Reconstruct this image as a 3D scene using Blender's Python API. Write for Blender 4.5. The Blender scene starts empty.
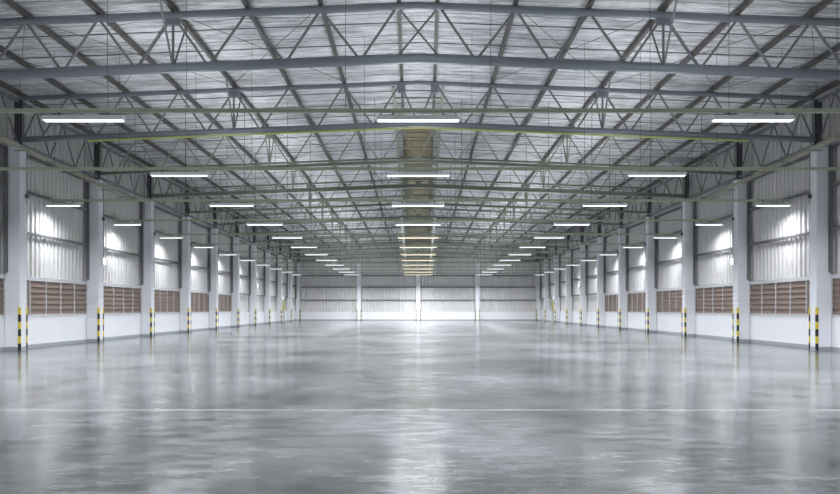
import bpy, math, random
from math import pi, sin, cos, sqrt
random.seed(7)
S = bpy.context.scene
COL = S.collection
F = 840.0
K = 8.0 / F            # the hall widens very slightly towards the far wall
BAY = 7.61
D0 = 3.94 * BAY        # near face of the first fully visible pair of columns
ORD = ['nearest', 'second nearest', 'third nearest', 'fourth nearest', 'fifth nearest', 'sixth nearest',
       'seventh nearest', 'eighth nearest', 'ninth nearest', 'tenth nearest', 'eleventh nearest', 'twelfth nearest', 'farthest']
ORDN = ['first', 'second', 'third', 'fourth', 'fifth', 'sixth', 'seventh', 'eighth', 'ninth', 'tenth', 'eleventh', 'twelfth', 'thirteenth', 'fourteenth']
def fd(n): return D0 + n * BAY
def wx(X0, y, s=1): return s * (X0 + K * y)
def roofz(X0): return 9.72 - 0.04 * X0      # top of the trusses' upper chord

# ------------------------------------------------------------------ mesh building
class MB:
    def __init__(self): self.v = []; self.f = []; self.mi = []
    def add(self, vs, fs, mi=0):
        b = len(self.v); self.v += [tuple(p) for p in vs]
        self.f += [tuple(b + i for i in f) for f in fs]; self.mi += [mi] * len(fs); return self
    def box(self, x0, x1, y0, y1, z0, z1, mi=0):
        if x0 > x1: x0, x1 = x1, x0
        vs = [(x0,y0,z0),(x1,y0,z0),(x1,y1,z0),(x0,y1,z0),(x0,y0,z1),(x1,y0,z1),(x1,y1,z1),(x0,y1,z1)]
        return self.add(vs, [(0,3,2,1),(4,5,6,7),(0,1,5,4),(1,2,6,5),(2,3,7,6),(3,0,4,7)], mi)
    def frame(self, p, q, up=(0,0,1)):
        d = [q[i]-p[i] for i in range(3)]; L = sqrt(sum(a*a for a in d)); d = [a/L for a in d]
        if abs(sum(d[i]*up[i] for i in range(3))) > .98: up = (0,1,0)
        s = (d[1]*up[2]-d[2]*up[1], d[2]*up[0]-d[0]*up[2], d[0]*up[1]-d[1]*up[0])
        l = sqrt(sum(a*a for a in s)); s = [a/l for a in s]
        u = (s[1]*d[2]-s[2]*d[1], s[2]*d[0]-s[0]*d[2], s[0]*d[1]-s[1]*d[0])
        return d, s, u
    def bar(self, p, q, w, h, up=(0,0,1), mi=0):
        d, s, u = self.frame(p, q, up); vs = []
        for e in (p, q):
            for a, b in ((-1,-1),(1,-1),(1,1),(-1,1)):
                vs.append(tuple(e[i] + s[i]*a*w/2 + u[i]*b*h/2 for i in range(3)))
        return self.add(vs, [(0,1,2,3),(7,6,5,4),(0,4,5,1),(1,5,6,2),(2,6,7,3),(3,7,4,0)], mi)
    def tube(self, p, q, r, n=8, mi=0):
        d, s, u = self.frame(p, q); vs = []
        for e in (p, q):
            for k in range(n):
                a = 2*pi*k/n
                vs.append(tuple(e[i] + r*(s[i]*cos(a)+u[i]*sin(a)) for i in range(3)))
        fs = [(k, k+n, (k+1) % n + n, (k+1) % n) for k in range(n)]
        return self.add(vs, fs + [tuple(range(n)), tuple(range(2*n-1, n-1, -1))], mi)
    def hbeam(self, p, q, w, h, t=.02):       # rolled steel section: two flanges and a web
        d, s, u = self.frame(p, q)
        for k in (-1, 1):
            o = [u[i]*k*(h-t)/2 for i in range(3)]
            self.bar([p[i]+o[i] for i in range(3)], [q[i]+o[i] for i in range(3)], w, t)
        return self.bar(p, q, t, h-2*t)
    def mesh(self, name, mats, org=(0,0,0), smooth=False):
        me = bpy.data.meshes.new(name)
        me.from_pydata([(a-org[0], b-org[1], c-org[2]) for a, b, c in self.v], [], self.f)
        for m in mats: me.materials.append(m)
        if len(mats) > 1: me.polygons.foreach_set('material_index', self.mi)
        if smooth: me.polygons.foreach_set('use_smooth', [True]*len(self.f))
        me.update()
        return me
def link(name, data, parent=None):
    o = bpy.data.objects.new(name, data); COL.objects.link(o)
    if parent: o.parent = parent
    return o
def part(name, mb, mats, parent=None, org=None):
    if not isinstance(mats, (list, tuple)): mats = [mats]
    if org is None: org = tuple(parent.location) if parent else (0,0,0)
    return link(name, mb.mesh(name, mats, org), parent)
def tag(o, label=None, cat=None, group=None, kind=None):
    if label: o['label'] = label
    if cat: o['category'] = cat
    if group: o['group'] = group
    if kind: o['kind'] = kind
    return o
def thing(name, loc, label, cat, group=None):
    o = link(name, None); o.location = loc
    return tag(o, label, cat, group)
def dup(root, loc, rz, label):
    r = root.copy(); COL.objects.link(r); r.location = loc; r.rotation_euler = (0,0,rz); r['label'] = label
    for ch in list(root.children):
        c = ch.copy(); COL.objects.link(c); c.parent = r
        for g in list(ch.children):
            d = g.copy(); COL.objects.link(d); d.parent = c
    return r

# ------------------------------------------------------------------ materials
def nodes(m): m.use_nodes = True; return m.node_tree.nodes, m.node_tree.links, m.node_tree.nodes['Principled BSDF']
def flat(name, col, rough=.5, metal=0.0, var=.08, scale=3.0, sc=(1,1,1)):
    m = bpy.data.materials.new(name); N, L, b = nodes(m)
    b.inputs['Roughness'].default_value = rough; b.inputs['Metallic'].default_value = metal
    tc = N.new('ShaderNodeTexCoord'); no = N.new('ShaderNodeTexNoise'); no.inputs['Scale'].default_value = scale
    no.inputs['Detail'].default_value = 3
    mx = N.new('ShaderNodeMix'); mx.data_type = 'RGBA'
    mx.inputs['A'].default_value = (*[c*(1-var) for c in col], 1); mx.inputs['B'].default_value = (*[min(1, c*(1+var)) for c in col], 1)
    mp = N.new('ShaderNodeMapping'); mp.inputs['Scale'].default_value = sc; L.new(tc.outputs['Object'], mp.inputs['Vector']); L.new(mp.outputs[0], no.inputs['Vector']); L.new(no.outputs['Fac'], mx.inputs['Factor'])
    L.new(mx.outputs['Result'], b.inputs['Base Color'])
    return m
def emis(name, col, st):
    m = bpy.data.materials.new(name); N, L, b = nodes(m)
    b.inputs['Base Color'].default_value = (.8,.8,.8,1)
    b.inputs['Emission Color'].default_value = (*col, 1); b.inputs['Emission Strength'].default_value = st
    return m
def mth(N, L, op, a, b=None, c=None):
    n = N.new('ShaderNodeMath'); n.operation = op
    for i, x in enumerate((a, b, c)):
        if x is None: continue
        if isinstance(x, (int, float)): n.inputs[i].default_value = x
        else: L.new(x, n.inputs[i])
    return n.outputs[0]
def noise(N, L, vec, scale, detail, sc=(1,1,1), rough=.55):
    mp = N.new('ShaderNodeMapping'); mp.inputs['Scale'].default_value = sc; L.new(vec, mp.inputs['Vector'])
    n = N.new('ShaderNodeTexNoise'); n.inputs['Scale'].default_value = scale; n.inputs['Detail'].default_value = detail
    n.inputs['Roughness'].default_value = rough
    L.new(mp.outputs[0], n.inputs['Vector']); return n.outputs['Fac']
def ramp(N, L, fac, stops):
    r = N.new('ShaderNodeValToRGB'); L.new(fac, r.inputs['Fac'])
    e = r.color_ramp.elements
    e[0].position, e[0].color = stops[0][0], (*stops[0][1], 1); e[1].position, e[1].color = stops[-1][0], (*stops[-1][1], 1)
    for p, c in stops[1:-1]:
        x = e.new(p); x.color = (*c, 1)
    return r.outputs['Color']

def floor_material():
    m = bpy.data.materials.new('polished_concrete'); N, L, b = nodes(m)
    tc = N.new('ShaderNodeTexCoord'); v = tc.outputs['Object']
    n1 = noise(N, L, v, .20, 7, (1,.8,1), .68); n2 = noise(N, L, v, 4.2, 10, (.45,1.0,1), .78); n3 = noise(N, L, v, .05, 2)
    s = mth(N, L, 'ADD', mth(N, L, 'MULTIPLY', n1, .6), mth(N, L, 'MULTIPLY', n2, .4))
    s = mth(N, L, 'ADD', mth(N, L, 'MULTIPLY', s, .8), mth(N, L, 'MULTIPLY', n3, .2))
    c = ramp(N, L, s, [(.42,(.062,.070,.070)), (.49,(.130,.138,.140)), (.58,(.25,.26,.275))])
    sep = N.new('ShaderNodeSeparateXYZ'); L.new(v, sep.inputs[0])
    wob = mth(N, L, 'MULTIPLY', mth(N, L, 'SUBTRACT', noise(N, L, v, 3.0, 2), .5), .05)
    yy = mth(N, L, 'ADD', sep.outputs['Y'], wob)
    line = mth(N, L, 'LESS_THAN', mth(N, L, 'ABSOLUTE', mth(N, L, 'SUBTRACT', yy, 12.45)), .06)
    worn = noise(N, L, v, 2.2, 5)
    line = mth(N, L, 'MULTIPLY', line, mth(N, L, 'ADD', .1, mth(N, L, 'MULTIPLY', worn, .8)))
    # cut joints every bay
    jt = mth(N, L, 'LESS_THAN', mth(N, L, 'ABSOLUTE', mth(N, L, 'SUBTRACT', mth(N, L, 'MODULO', mth(N, L, 'ADD', sep.outputs['Y'], 50.0), 7.61), 3.8)), .012)
    mx = N.new('ShaderNodeMix'); mx.data_type = 'RGBA'; L.new(line, mx.inputs['Factor']); L.new(c, mx.inputs['A'])
    mx.inputs['B'].default_value = (.42,.43,.42,1)
    m2 = N.new('ShaderNodeMix'); m2.data_type = 'RGBA'; L.new(mth(N, L, 'MULTIPLY', jt, .35), m2.inputs['Factor']); L.new(mx.outputs['Result'], m2.inputs['A'])
    m2.inputs['B'].default_value = (.08,.08,.08,1)
    L.new(m2.outputs['Result'], b.inputs['Base Color'])
    r = N.new('ShaderNodeMapRange'); L.new(n2, r.inputs['Value'])
    r.inputs['From Min'].default_value = .3; r.inputs['From Max'].default_value = .7
    r.inputs['To Min'].default_value = .10; r.inputs['To Max'].default_value = .22
    L.new(r.outputs[0], b.inputs['Roughness'])
    b.inputs['IOR'].default_value = 1.5
    sp = N.new('ShaderNodeMapRange'); L.new(s, sp.inputs['Value'])
    sp.inputs['From Min'].default_value = .42; sp.inputs['From Max'].default_value = .58
    sp.inputs['To Min'].default_value = .12; sp.inputs['To Max'].default_value = .62
    L.new(sp.outputs[0], b.inputs['Specular IOR Level'])
    bp = N.new('ShaderNodeBump'); bp.inputs['Strength'].default_value = .06; bp.inputs['Distance'].default_value = .02
    L.new(noise(N, L, v, 1.6, 5, (1,1,1), .6), bp.inputs['Height']); L.new(bp.outputs[0], b.inputs['Normal'])
    return m
def foil_material():
    m = bpy.data.materials.new('foil_insulation'); N, L, b = nodes(m)
    tc = N.new('ShaderNodeTexCoord'); v = tc.outputs['Object']
    sep = N.new('ShaderNodeSeparateXYZ'); L.new(v, sep.inputs[0])
    # crosswise straps and overlaps of the foil, slightly wavy
    wob = mth(N, L, 'MULTIPLY', noise(N, L, v, .8, 3), .55)
    y = mth(N, L, 'ADD', mth(N, L, 'ADD', sep.outputs['Y'], 50.0), wob)
    st = mth(N, L, 'LESS_THAN', mth(N, L, 'MODULO', y, .62), .035)
    st2 = mth(N, L, 'LESS_THAN', mth(N, L, 'MODULO', y, 1.9), .07)
    st = mth(N, L, 'MAXIMUM', mth(N, L, 'MULTIPLY', st, .55), mth(N, L, 'MULTIPLY', st2, .8))
    n1 = noise(N, L, v, 2.2, 8, (.45,2.4,1), .75); n2 = noise(N, L, v, .35, 4)
    s = mth(N, L, 'ADD', mth(N, L, 'MULTIPLY', n1, .7), mth(N, L, 'MULTIPLY', n2, .3))
    c = ramp(N, L, s, [(.40,(.33,.33,.35)), (.5,(.70,.70,.72)), (.58,(.95,.95,.97))])
    mx = N.new('ShaderNodeMix'); mx.data_type = 'RGBA'; L.new(st, mx.inputs['Factor']); L.new(c, mx.inputs['A'])
    mx.inputs['B'].default_value = (.12,.12,.12,1)
    L.new(mx.outputs['Result'], b.inputs['Base Color'])
    b.inputs['Roughness'].default_value = .5; b.inputs['Metallic'].default_value = .1
    bp = N.new('ShaderNodeBump'); bp.inputs['Strength'].default_value = .7; bp.inputs['Distance'].default_value = .06
    L.new(noise(N, L, v, 3.0, 7, (.5,2.2,1), .7), bp.inputs['Height']); L.new(bp.outputs[0], b.inputs['Normal'])
    return m
M = dict(
    floor=floor_material(), foil=foil_material(),
    white=flat('white_painted_concrete', (.86,.87,.91), .35, 0, .04, 1.5),
    plinth=flat('white_painted_wall', (.87,.88,.91), .4, 0, .03, .8),
    clad=flat('grey_metal_cladding', (.73,.715,.70), .45, .05, .05, .6),
    skirt=flat('grey_skirting_paint', (.36,.38,.40), .5),
    girt=flat('galvanised_girt', (.22,.22,.23), .45, .3),
    frame=flat('pale_window_frame', (.62,.62,.64), .4),
    louvre=flat('brown_louvre_blade', (.23,.165,.135), .5, 0, .30, 1.0, (1,.5,9)),
    chord=flat('blue_grey_steel_paint', (.21,.235,.265), .4, .2),
    steel=flat('olive_grey_steel', (.33,.345,.28), .5, .1),
    web=flat('grey_steel_web', (.24,.25,.26), .5, .2),
    purlin=flat('dark_purlin_steel', (.11,.105,.09), .55, .1),
    dark=flat('dark_steel', (.10,.102,.108), .5, .2),
    green=flat('green_grey_conduit', (.42,.46,.33), .45, 0),
    yellow=flat('yellow_pipe_paint', (.50,.55,.16), .5),
    guardy=flat('guard_yellow', (.75,.58,.05), .5), guardk=flat('guard_black', (.02,.02,.025), .5),
    tray=flat('cream_cable_tray', (.42,.41,.31), .5),
    whitetray=flat('white_cable_tray', (.85,.84,.80), .4),
    housing=flat('white_lamp_housing', (.85,.86,.87), .35, 0, .02),
    cream=flat('cream_lamp_housing', (.85,.78,.60), .4, 0, .03),
    ridge=flat('yellowed_ridge_sheet', (.38,.31,.17), .6, 0, .35, 1.2),
    rod=flat('thin_steel_rod', (.10,.10,.10), .5, .3),
    diff=emis('lamp_tube_glow', (.95,.97,1.0), 1.3),
    diffc=emis('warm_lamp_tube_glow', (1.0,.86,.60), 1.3),
    glow=emis('emergency_light_face', (1,1,1), 1.6),
    box=flat('white_plastic_box', (.8,.8,.8), .4), doory=flat('yellow_green_door_panel', (.42,.40,.14), .5), doorg=flat('grey_door', (.45,.46,.48), .5),
)

# ------------------------------------------------------------------ the setting
H = .27
Y0, Y1 = -6.0, 106.75
WX = 14.63                                    # cladding plane
fl = part('floor', MB().add([(-17,Y0-.3,0),(17,Y0-.3,0),(17,Y1+.3,0),(-17,Y1+.3,0),(-17,Y0-.3,-.2),(17,Y0-.3,-.2),(17,Y1+.3,-.2),(-17,Y1+.3,-.2)],
    [(0,1,2,3),(7,6,5,4),(0,4,5,1),(1,5,6,2),(2,6,7,3),(3,7,4,0)]), M['floor'])
tag(fl, kind='structure')
def roof():
    mb = MB()
    for s in (-1, 1):
        vs = []
        for y in (Y0, Y1):
            xe = WX + K*y + .1
            for zz in (0, .08):
                vs.append((0, y, 9.92+zz)); vs.append((s*xe, y, 9.92-.04*(xe)+zz))
        # order: y0 low(0,1) high(2,3); y1 low(4,5) high(6,7)
        fs = [(0,1,5,4),(2,6,7,3),(0,2,3,1),(4,5,7,6),(1,3,7,5),(0,4,6,2)]
        mb.add(vs, fs)
    return mb
ce = part('ceiling', roof(), M['foil']); tag(ce, kind='structure')
# sag rods and crossed brace rods of the roof are parts of it
for n in range(-1, 10):
    for q in (1.9, 3.8, 5.7):
        y = fd(n) + q; mb = MB()
        for s in (-1, 1): mb.tube((0, y, 9.80), (wx(14.3, y, s), y, 9.80-.04*wx(14.3, y)), .017, 5)
        part('sag_rod', mb, M['rod'], ce, (0,0,0))
    if n in (-1, 1, 4):
        for s in (-1, 1):
            for xa, xb in ((2.4, 6.35), (6.35, 10.3), (10.3, 13.9)):
                a, b = fd(n)+.1, fd(n+1)-.1
                part('brace_rod', MB().tube((wx(xa,a,s), a, roofz(xa)-.02), (wx(xb,b,s), b, roofz(xb)-.02), .010, 5), M['rod'], ce, (0,0,0))
                part('brace_rod', MB().tube((wx(xb,a,s), a, roofz(xb)-.02), (wx(xa,b,s), b, roofz(xa)-.02), .010, 5), M['rod'], ce, (0,0,0))
rd = MB(); YR = fd(1)+.8
for s in (-1, 1):
    rd.add([(0,YR,9.90),(wx(.30,YR,s),YR,9.885),(wx(.30,Y1,s),Y1,9.85),(0,Y1,9.90),(0,YR,9.912),(wx(.30,YR,s),YR,9.90),(wx(.30,Y1,s),Y1,9.86),(0,Y1,9.912)],
           [(0,1,2,3),(7,6,5,4),(0,4,5,1),(1,5,6,2),(2,6,7,3)])
rt = tag(part('trim_1', rd, M['ridge']), kind='structure')
for s in (-1, 1):
    part('ridge_rail', MB().bar((wx(.62,fd(0)+1,s),fd(0)+1,9.74),(wx(.62,Y1-.2,s),Y1-.2,9.70),.12,.16), M['steel'], rt, (0,0,0))
for k in range(30):
    y = fd(0)+2.5+k*2.5
    if y < Y1-1 and min(abs((y-H-D0) % BAY), BAY-(y-H-D0) % BAY) > .25:
        part('ridge_tie', MB().box(-wx(.6,y), wx(.6,y), y-.05, y+.05, 9.62, 9.68), M['steel'], rt, (0,0,0))

def corrugate(p0, p1, z0, z1, inward, amp=.075, pitch=.38, thick=.03):
    """trapezoidal vertical ribs between two plan points"""
    mb = MB(); L = sqrt((p1[0]-p0[0])**2 + (p1[1]-p0[1])**2); ux, uy = (p1[0]-p0[0])/L, (p1[1]-p0[1])/L
    prof = []; n = int(L/pitch); st = L/n
    for i in range(n):
        for t, a in ((0,0),(.52,0),(.62,1),(.90,1)): prof.append((st*(i+t), a*amp))
    prof.append((L, 0)); vs = []
    for t, a in prof:
        x = p0[0]+ux*t+inward[0]*a; y = p0[1]+uy*t+inward[1]*a
        vs += [(x, y, z0(x) if callable(z0) else z0), (x, y, z1(x) if callable(z1) else z1)]
    fs = [(2*i, 2*i+2, 2*i+3, 2*i+1) for i in range(len(prof)-1)]
    b = len(vs)
    for p in (p0, p1):
        x = p[0]-inward[0]*thick; y = p[1]-inward[1]*thick
        vs += [(x, y, z0(x) if callable(z0) else z0), (x, y, z1(x) if callable(z1) else z1)]
    fs += [(b, b+1, b+3, b+2), (0, 1, b+1, b), (len(prof)*2-2, b+2, b+3, len(prof)*2-1)]
    return mb.add(vs, fs)
roof_at = lambda x: 9.93 - .04*abs(x)
bays = [(n, fd(n)+.545, fd(n+1)-.005) for n in range(-1, 10)]
for s, side in ((-1, 'left'), (1, 'right')):
    # white masonry plinth
    mb = MB()
    def slab(mb, xa, xb, ya, yb, za, zb):
        vs = [(wx(xa,ya,s),ya,za),(wx(xb,ya,s),ya,za),(wx(xb,yb,s),yb,za),(wx(xa,yb,s),yb,za)]
        vs += [(a,b,zb) for a, b, _ in vs]
        mb.add(vs, [(0,3,2,1),(4,5,6,7),(0,1,5,4),(1,2,6,5),(2,3,7,6),(3,0,4,7)])
    slab(mb, 14.48, 14.75, Y0, Y1, 0, 1.22)
    w = part('wall_'+side, mb, M['plinth']); tag(w, kind='structure')
    c = part('metal_cladding', corrugate((wx(WX,Y0,s),Y0), (wx(WX,Y1,s),Y1), 1.22, roof_at, (-s,0)), M['clad'], w, (0,0,0))
    for n, a, b in bays:
        for z in (4.35, 5.9, 7.25):
            g = MB(); slab(g, 14.40, 14.50, a, b, z-.05, z-.035); slab(g, 14.40, 14.50, a, b, z+.035, z+.05); slab(g, 14.40, 14.415, a, b, z-.05, z+.05)
            part('girt', g, M['girt'], w, (0,0,0))
        if n >= 5:
            g = MB(); slab(g, 14.40, 14.50, a, b, 2.72, 2.82); part('girt', g, M['girt'], w, (0,0,0))
    sk = MB(); slab(sk, 14.462, 14.479, Y0, Y1, 0, .14)
    tag(part('baseboard_'+side, sk, M['skirt']), kind='structure')
# far wall
xb = wx(14.48, Y1)
w = part('wall_back', MB().box(-xb, xb, Y1-.02, Y1+.25, 0, 1.14), M['plinth']); tag(w, kind='structure')
part('metal_cladding', corrugate((-xb,Y1+.02),(xb,Y1+.02), 1.14, roof_at, (0,-1), amp=.10, pitch=.40), M['clad'], w, (0,0,0))
for z in (2.6, 4.25, 5.7, 7.35):
    for a, b in ((-14.9,-7.8),(-7.2,-.3),(.3,7.2),(7.8,14.9)):
        part('girt', MB().box(a, b, Y1-.19, Y1-.09, z-.07, z+.07), M['girt'], w, (0,0,0))
tag(part('baseboard_back', MB().box(-xb, xb, Y1-.04, Y1-.021, 0, .15), M['skirt']), kind='structure')
xf = wx(14.48, Y0)
w = part('wall_front', MB().box(-xf, xf, Y0-.25, Y0, 0, 1.2), M['plinth']); tag(w, kind='structure')
part('metal_cladding', corrugate((xf,Y0-.02),(-xf,Y0-.02), 1.2, roof_at, (0,1), pitch=.3), M['clad'], w, (0,0,0))

# louvred windows, one per bay, five panels each
def make_window():
    root = link('window_1', None); tag(root, kind='structure')
    W = BAY - .56; H = 1.40
    f = MB()
    f.box(-.05, .03, 0, W, 0, .06); f.box(-.06, .03, 0, W, H-.05, H+.10)
    for i in range(6):
        y = min(max(i*W/5, .03), W-.03); f.box(-.05, .03, y-.03, y+.03, .06, H-.05)
    part('window_frame', f, M['frame'], root, (0,0,0))
    p = MB()
    y0, y1 = .03, W/5-.03
    nb = 6; st = (H-.11)/nb
    for k in range(nb):
        z = .06 + st*(k+.5); a = st*.60
        p.add([(-.045,y0,z-a),(-.045,y1,z-a),(.025,y1,z+a),(.025,y0,z+a),(-.03,y0,z-a),(-.03,y1,z-a),(.04,y1,z+a),(.04,y0,z+a)],
              [(0,1,2,3),(7,6,5,4),(0,4,5,1),(1,5,6,2),(2,6,7,3),(3,7,4,0)])
    p.box(.046, .056, y0, y1, .06, H-.05)
    me = p.mesh('louvre_panel', [M['louvre']])
    for i in range(5):
        o = link('louvre_panel', me, root); o.location = (0, i*W/5, 0)
    return root
win = make_window(); used = False; wn = 1
for s in (-1, 1):
    for n in range(-1, 5):
        y = fd(n)+.55; loc = (wx(14.50, y, s), y, 1.225)
        # panels face the hall from either side; the mesh leans towards -x, so the left side is turned round
        rz = -math.atan(K) if s > 0 else pi + math.atan(K)
        if s < 0:
            y2 = y + BAY - .56; loc = (wx(14.50, y2, s), y2, 1.225)
        if not used: o = win; o.location = loc; o.rotation_euler = (0,0,rz); used = True
        else:
            o = dup(win, loc, rz, ''); del o['label']
            wn += 1; o.name = 'window_%d' % wn
# doors near the far end
dn = 1
for s in (-1, 1):
    y = fd(8)+3.6
    r = link('door_%d' % dn, None); r.location = (wx(14.44, y, s), y, 0); tag(r, kind='structure')
    part('door_leaf', MB().box(-.02, .02, 0, 2.2, .05, 2.5), M['doorg'], r, (0,0,0))
    t = s
    part('door_panel', MB().box(-.04*t, -.021*t, .15, 2.05, 1.25, 2.4), M['doory'], r, (0,0,0))
    part('door_handle', MB().box(-.06*t, -.041*t, .2, .3, 1.0, 1.15).box(-.041*t, -.02*t, .22, .28, 1.04, 1.1), M['rod'], r, (0,0,0))
    dn += 1

# ------------------------------------------------------------------ columns
H = .27; CT = 7.3
def make_column(s, loc):
    r = link('building_column', None); r.location = (0,0,0)
    ch = .015
    pr = [(-H+ch,-H),(H-ch,-H),(H,-H+ch),(H,H-ch),(H-ch,H),(-H+ch,H),(-H,H-ch),(-H,-H+ch)]
    mb = MB(); mb.add([(x,y,0) for x,y in pr]+[(x,y,CT) for x,y in pr], [(i,(i+1)%8,(i+1)%8+8,i+8) for i in range(8)]+[tuple(range(7,-1,-1)), tuple(range(8,16))])
    part('shaft', mb, M['white'], r, (0,0,0))
    e = H+.008
    part('base_band', MB().box(-e,e,-e,-H-.001,0,.14).box(-e,e,H+.001,e,0,.14).box(-e*s,(-H-.001)*s,-H,H,0,.14), M['skirt'], r, (0,0,0))
    if s:
        o = part('steel_stub', MB().hbeam((-.08*s,0,CT),(-.08*s,0,9.05),.2,.2).box(-.2*s,.06*s,-.14,.14,CT,CT+.03), M['dark'], r, (0,0,0)); o['label'] = 'dark steel stub on top of the white column'
        part('side_post', MB().hbeam((.20*s,-H-.06,2.8),(.20*s,-H-.06,7.3),.10,.10), M['girt'], r, (0,0,0))
    return r
def guard(r, x, y, sx, sy):
    """angle section wrapped round the corner at x, y; legs run back along -sx, -sy"""
    mb = MB(); hh = 1.55; nb = 6; w = .06; t = .02
    for k in range(nb):
        za, zb = hh*k/nb, hh*(k+1)/nb; mi = 1 if k % 2 == 0 else 0
        mb.box(min(x+sx*t, x-sx*w), max(x+sx*t, x-sx*w), min(y, y+sy*t), max(y, y+sy*t), za+.005, zb+.0, mi)
        ya, yb = sorted((y, y-sy*w)); xa, xb_ = sorted((x, x+sx*t)); mb.box(xa, xb_, ya, yb, za+.005, zb, mi)
    o = part('corner_guard', mb, [M['guardy'], M['guardk']], r, (0,0,0)); o['label'] = 'yellow and black striped corner guard'
for s, side in ((-1, 'left'), (1, 'right')):
    root = make_column(s, None)
    for sy in (-1, 1): guard(root, -H*s, sy*H*1.0, -s, sy)
    for n in range(-1, 11):
        y = fd(n)+H; loc = (wx(14.20, y, s), y, 0)
        if n == -1: lab = 'white square column by the %s wall, outside the frame, nearer than the first seen' % side
        elif n == 10: lab = 'white square column in the far %s corner of the hall' % side
        else: lab = 'white square column with striped guards, %s of the columns along the %s wall' % (ORD[n], side)
        if n == -1:
            o = root; o.location = loc; o['label'] = lab; o['category'] = 'column'; o['group'] = 'white columns along the side walls'
        else: o = dup(root, loc, 0, lab)
root = make_column(0, None); bc = 0
guard(root, -H, -H, -1, -1); guard(root, H, -H, 1, -1)
for x, nm in ((-7.5, 'left of the three'), (0, 'middle one of the three'), (7.5, 'right of the three')):
    lab = 'white square column against the far wall, %s' % nm; loc = (x, fd(10)+H+.05, 0)
    if bc == 0:
        o = root; o.location = loc; o['label'] = lab; o['category'] = 'column'; o['group'] = 'white columns against the far wall'; bc = 1
    else: dup(root, loc, 0, lab)

# ------------------------------------------------------------------ roof trusses
TOP = [.35, 2.40, 4.37, 6.35, 8.35, 10.30, 12.30]
BOT = [1.33, 3.35, 5.40, 7.33, 9.30, 11.30, 13.30]
for n in range(-1, 11):
    d = fd(n) + (H if n > -1 else .12)
    tw, bw = {-1: (.22, .27), 0: (.17, .22), 2: (.10, .21)}.get(n, (.10, .13))
    lab = ('blue-grey roof truss with the thickest chords, spanning the hall %s' % 'at the top of the photo') if n == -1 else \
          ('blue-grey roof truss whose lower chord carries the yellow pipe, second from the front' if n == 0 else
           'lattice steel roof truss across the hall, %s of the trusses' % ORD[n+1] if n < 10 else 'lattice steel roof truss close against the far wall')
    t = thing('roof_truss', (0, d, 7.5), lab, 'roof truss', 'lattice roof trusses')
    cm = M['chord'] if n < 1 else M['steel']; wm = M['web'] if n < 1 else M['steel']
    zt = lambda X: roofz(X) - tw/2
    zb = lambda X: (8.20 if n == -1 else 8.15) - .04*X
    P = lambda X, z, s: (wx(X, d, s), d, z)
    for nm, zf, wd in (('top_chord', zt, tw), ('bottom_chord', zb, bw)):
        mb = MB()
        for s in (-1, 1):
            if n < 1: mb.tube((0, d, zf(-K*d)), P(13.98, zf(13.98), s), wd/2, 12)
            else: mb.hbeam((0, d, zf(-K*d)), P(13.98, zf(13.98), s), wd*1.3, wd)
        part(nm, mb, cm, t)
    r = .037 if n == -1 else (.036 if n == 0 else .032)
    def web(a, b, rr=r):
        mb = MB()
        if n < 1: mb.tube(a, b, rr, 6)
        else: mb.bar(a, b, rr*1.9, rr*1.6)
        part('web_brace', mb, wm, t)
    for s in (-1, 1):
        for i in range(7):
            web(P(TOP[i], zt(TOP[i]), s), P(BOT[i], zb(BOT[i]), s))
            if i < 6: web(P(BOT[i], zb(BOT[i]), s), P(TOP[i+1], zt(TOP[i+1]), s))
        # longitudinal braces around the post at the gusset
        X = 6.35
        web(P(X, zt(X), s), P(X, zb(X), s))
        for q in (-1.3, 1.3):
            if -.5 < n < 10 or n == -1:
                if d+q < Y1-.2: web(P(X, zb(X), s), (wx(X, d+q, s), d+q, roofz(X)+.0), r*.8)
        part('gusset_plate', MB().box(wx(X,d,s)-.19, wx(X,d,s)+.19, d-.06, d+.06, zt(X)-tw/2-.16, zt(X)-tw/2+.02), cm, t)
        web(P(13.92, zb(13.92), s), P(13.92, zt(13.92), s), r*.9)
    if n == -1:
        web(P(.35, zt(.35), -1), P(.40, zb(.4), 1), r*.8); web(P(.35, zt(.35), 1), P(.40, zb(.4), -1), r*.8)
    else:
        web(P(.35, zt(.35), -1), (0, d, zb(0))); web(P(.35, zt(.35), 1), (0, d, zb(0)))
        part('gusset_plate', MB().box(-.14, .14, d-.05, d+.05, zb(0), zb(0)+.24), cm, t)
        for s in (-1, 1): part('gusset_plate', MB().box(wx(.3,d,s)-.13, wx(.3,d,s)+.13, d-.06, d+.06, zt(.3)-.35, zt(.3)), cm, t)

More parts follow.
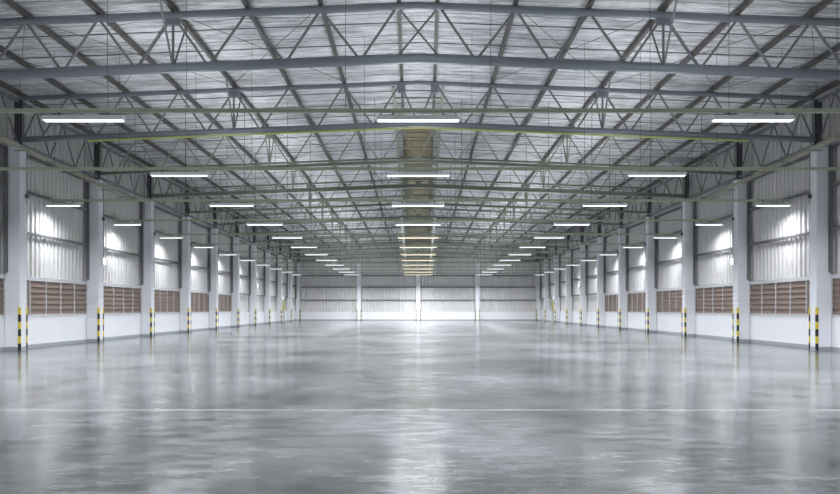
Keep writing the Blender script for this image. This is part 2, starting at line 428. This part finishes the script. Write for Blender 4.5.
# purlins running the length of the roof
PX = [.30, 2.40, 4.37, 6.35, 8.35, 10.30, 12.30, 14.05]
PN = ['the ridge pair', 'first out from the ridge', 'second out from the ridge', 'third out from the ridge', 'fourth out from the ridge',
      'fifth out from the ridge', 'sixth out from the ridge', 'the outermost, along the eaves']
for s, side in ((-1, 'left'), (1, 'right')):
    for i, X in enumerate(PX):
        a, b = Y0+.2, Y1-.1; zl = lambda y: 9.71 - .04*wx(X, y) + .0
        mb = MB(); h = .19; w = .10
        def strip(xa, xb, za, zb_):
            vs = []
            for y in (a, b):
                xc = wx(X, y, s); z = 9.705 - .04*(X) - .0
                z = roofz(X)+.005
                vs += [(xc+xa,y,z+za),(xc+xb,y,z+za),(xc+xb,y,z+zb_),(xc+xa,y,z+zb_)]
            mb.add(vs, [(0,1,2,3),(7,6,5,4),(0,4,5,1),(1,5,6,2),(2,6,7,3),(3,7,4,0)])
        hh = min(h, 9.92-.04*wx(X,b) - (roofz(X)+.005) - .005)
        strip(-w/2, w/2, 0, .014); strip(-w/2, w/2, hh-.014, hh); strip(-s*w/2, -s*(w/2-.014), .014, hh-.014)
        strip(s*(w/2-.014), s*w/2, .014, .04)
        o = part('roof_purlin', mb, M['purlin'])
        tag(o, 'dark roof purlin on the %s slope, %s' % (side, PN[i]) if i else 'dark C-section purlin running along the %s side of the ridge' % side, 'purlin', 'roof purlins')

# eave lattice between the column stubs
for s, side in ((-1, 'left'), (1, 'right')):
    for n in range(-1, 10):
        a, b = fd(n)+H+.13, fd(n+1)+H-.13
        if n == -1: lab = 'grey eave lattice above the %s wall, at the edge of the frame' % side
        else: lab = 'grey eave lattice above the %s wall, %s bay between the column tops' % (side, ORDN[n])
        t = thing('eave_lattice', (wx(14.1,a,s), a, 7.4), lab, 'eave lattice', 'eave lattices along the side walls')
        X = 14.08; zl, zu = 7.42, 8.95
        part('lower_strut', MB().bar((wx(X,a,s),a,zl),(wx(X,b,s),b,zl),.12,.10), M['web'], t)
        part('upper_strut', MB().bar((wx(X,a,s),a,zu),(wx(X,b,s),b,zu),.10,.10), M['web'], t)
        N_ = 6
        for i in range(N_):
            ya = a+(b-a)*i/N_; yb = a+(b-a)*(i+1)/N_
            za, zc = (zl, zu) if i % 2 == 0 else (zu, zl)
            part('lattice_bar', MB().bar((wx(X,ya,s),ya,za),(wx(X,yb,s),yb,zc),.045,.045), M['web'], t)

# yellow pipe under the second truss
d = fd(0)+H
mb = MB()
for s in (-1, 1): mb.tube((0, d-.06, 8.15-.15+.04*K*d), (wx(11.6,d,s), d-.06, 8.15-.15-.04*11.6), .035, 8)
tag(part('yellow_pipe', mb, M['yellow']), 'thin yellow-green pipe clipped under the second truss', 'pipe')

# cable trays on the column heads
for s, side in ((-1, 'left'), (1, 'right')):
    ya, yb = fd(-1)+2, fd(1)+3.2
    za, zb_ = 7.25, 6.80
    x0, x1 = 13.62, 13.72
    t = thing('cable_tray', (wx(x0,ya,s), ya, 7.0), 'cream cable tray running along the %s column heads' % side, 'cable tray', 'cable trays at the column heads')
    mb = MB(); A = (wx(x0,ya,s),ya,za); B = (wx(x0,yb,s),yb,zb_)
    mb.bar(A, B, .16, .02)
    for q in (-.08, .08): mb.bar((A[0]+q,A[1],A[2]+.04),(B[0]+q,B[1],B[2]+.04),.02,.09)
    part('tray', mb, M['tray'], t)
    for k in range(8):
        f = (k+.5)/8; y = ya+(yb-ya)*f; z = za+(zb_-za)*f-.05
        part('bracket', MB().bar((wx(13.35,y,s),y,z),(wx(13.90,y,s),y,z),.04,.04), M['steel'], t)

# ------------------------------------------------------------------ conduits and lamps
ZP = 5.79
LP = 420.0; LU = 22.0
def lightdata(L):
    k = 'tube_%.2f' % L
    ld = bpy.data.lights.get(k)
    if not ld:
        ld = bpy.data.lights.new(k, 'AREA'); ld.shape = 'RECTANGLE'; ld.size = (L-.1 if L > 1.4 else .6); ld.size_y = .14
        ld.energy = LP*L/1.75*(.30 if L < 1.4 else 1); ld.color = (.91,.945,1.0); ld.spread = math.radians(157)
    return ld
def updata(L):  # upward fill light added for the roof, not a part of the lamp
    k = 'roof_fill_%.2f' % L; ld = bpy.data.lights.get(k)
    if not ld:
        ld = bpy.data.lights.new(k, 'AREA'); ld.shape = 'RECTANGLE'; ld.size = L-.1; ld.size_y = .05
        ld.energy = LU*L/1.75; ld.color = (.95,.96,1.0); ld.spread = math.radians(108)
    return ld
def lamp(x, y, L, lab, mat, group):
    t = thing('batten_lamp', (x, y, 5.56), lab, 'lamp', group)
    h = L/2
    mb = MB()        # tapered reflector with a flat top and closed ends
    vs = [(-h,-.11,.02),(h,-.11,.02),(h,.11,.02),(-h,.11,.02),(-h,-.05,.13),(h,-.05,.13),(h,.05,.13),(-h,.05,.13),
          (-h+.01,-.10,.02),(h-.01,-.10,.02),(h-.01,.10,.02),(-h+.01,.10,.02),(-h+.01,-.045,.12),(h-.01,-.045,.12),(h-.01,.045,.12),(-h+.01,.045,.12)]
    mb.add(vs, [(4,5,6,7),(0,1,5,4),(1,2,6,5),(2,3,7,6),(3,0,4,7),(15,14,13,12),(8,12,13,9),(9,13,14,10),(10,14,15,11),(11,15,12,8),(0,8,9,1),(1,9,10,2),(2,10,11,3),(3,11,8,0)])
    part('lamp_housing', mb, mat, t, (0,0,0))
    part('lamp_tube', MB().tube((-h+.04,-.045,.02),(h-.04,-.045,.02),.028,8).tube((-h+.04,.045,.02),(h-.04,.045,.02),.028,8), M['diffc'] if mat == M['cream'] else M['diff'], t, (0,0,0))
    for q in (-.6, .6): part('mounting_clip', MB().box(h*q-.02,h*q+.02,-.03,.03,.13,.184), M['rod'], t, (0,0,0))
    lo = bpy.data.objects.new('tube_light', lightdata(L)); COL.objects.link(lo); lo.parent = t; lo.location = (0 if L > 1.4 else (-.3 if x > 0 else .3), 0, -.012)
    if L > 1.4 and mat != M['cream'] and not (x == 0 and y > 38):       # added fill lights beside the closed housing, to brighten the roof
        for q in (-1, 1):
            uo = bpy.data.objects.new('roof_fill_light', updata(L)); COL.objects.link(uo); uo.parent = t
            uo.location = (0, q*.10, .10); uo.rotation_euler = (pi - q*math.radians(32), 0, 0)
ROW = lambda k: 18.2 + (k-1)*7.53
for k in range(0, 13):
    y = ROW(k)
    where = ('just above the top edge of the photo' if k == 0 else 'on the %s crossbar from the front' % ORDN[k-1])
    r = thing('conduit_rail', (0, y, ZP), 'green-grey conduit crossbar spanning the hall, %s' % ('just above the top edge of the photo' if k == 0 else ORDN[k-1]+' from the front'), 'conduit', 'lamp crossbars')
    xe = wx(14.36, y)
    part('crossbar', MB().box(-xe, xe, y-.035, y+.035, ZP-.045, ZP+.045), M['green'], r)
    for s in (-1, 1):
        for X in (1.4, 4.85, 6.56, 8.9, 10.9, 12.9):
            x = wx(X, y, s)
            part('hanger_rod', MB().tube((x,y,ZP+.03),(x,y,9.90-.04*abs(x)),.006 if k < 3 else .010, 5), M['rod'], r)
    lamp(0, y, 2*(.73+K*y), 'white batten lamp %s, centre of its row' % where, M['housing'] if k < 5 else M['cream'], 'batten lamps down the middle')
    for s, side in ((-1,'left'),(1,'right')):
        lamp(wx(7.07,y,s), y, 1.76, 'white batten lamp %s, halfway to the %s wall' % (where, side), M['housing'], 'batten lamps halfway to the walls')
        lamp(wx(13.74,y,s), y, 1.34, 'short white batten lamp %s, by the %s wall' % (where, side), M['housing'], 'batten lamps beside the walls')
for s, side in ((-1,'left'),(1,'right')):
    a, b = ROW(4)-.1, ROW(12)
    tag(part('tray_rail', MB().bar((wx(.42,a,s),a,ZP+.09),(wx(.42,b,s),b,ZP+.09),.14,.07), M['whitetray']), 'white rail along the %s side of the middle lamps, far half of the hall' % side, 'cable tray')

# emergency light boxes and conduit on the columns
for s, side in ((-1,'left'),(1,'right')):
    for n, z, which in ((1,3.65,'second'),(3,4.35,'fourth'),(6,3.6,'seventh'),(8,2.7,'ninth')):
        y = fd(n)+.40; x = wx(13.93, y, s)
        t = thing('emergency_light', (x, y, z-.16), 'small white emergency light box on the %s column from the front, %s wall' % (which, side), 'emergency light', 'emergency lights on the columns')
        part('housing', MB().box(x-s*.10, x-s*.004, y-.15, y+.15, z-.16, z+.14), M['box'], t)
        part('lens', MB().box(x-s*.125, x-s*.101, y-.13, y+.13, z-.13, z+.11), M['glow'], t)
    for n in range(0, 5):
        y = fd(n)+.42; x = wx(13.93, y, s) - s*.052
        zb_ = 3.85 if n == 1 else (4.55 if n == 3 else 5.3)
        t = thing('conduit_drop', (x, y, zb_), 'thin vertical conduit on the hall side of the %s column, %s wall' % (ORDN[n], side), 'conduit', 'conduits on the columns')
        part('pipe', MB().tube((x,y,zb_),(x,y,7.2),.018,6), M['web'], t)
        part('junction_box', MB().box(x-.045,x+.045,y-.05,y+.05,5.5,5.64), M['dark'], t)

# ------------------------------------------------------------------ camera, world, view
cam = bpy.data.cameras.new('camera'); co = bpy.data.objects.new('camera', cam); COL.objects.link(co)
co.location = (0,0,1.5); co.rotation_euler = (pi/2,0,0)
cam.sensor_fit = 'HORIZONTAL'; cam.sensor_width = 36; cam.lens = 36
cam.shift_x = 1.8/840; cam.shift_y = 61.8/840; cam.clip_end = 300
S.camera = co
w = bpy.data.worlds.new('world'); S.world = w; w.use_nodes = True
w.node_tree.nodes['Background'].inputs[0].default_value = (.02,.02,.022,1)
S.view_settings.view_transform = 'Standard'; S.view_settings.look = 'None'; S.view_settings.gamma = 1
S.view_settings.exposure = 0.30
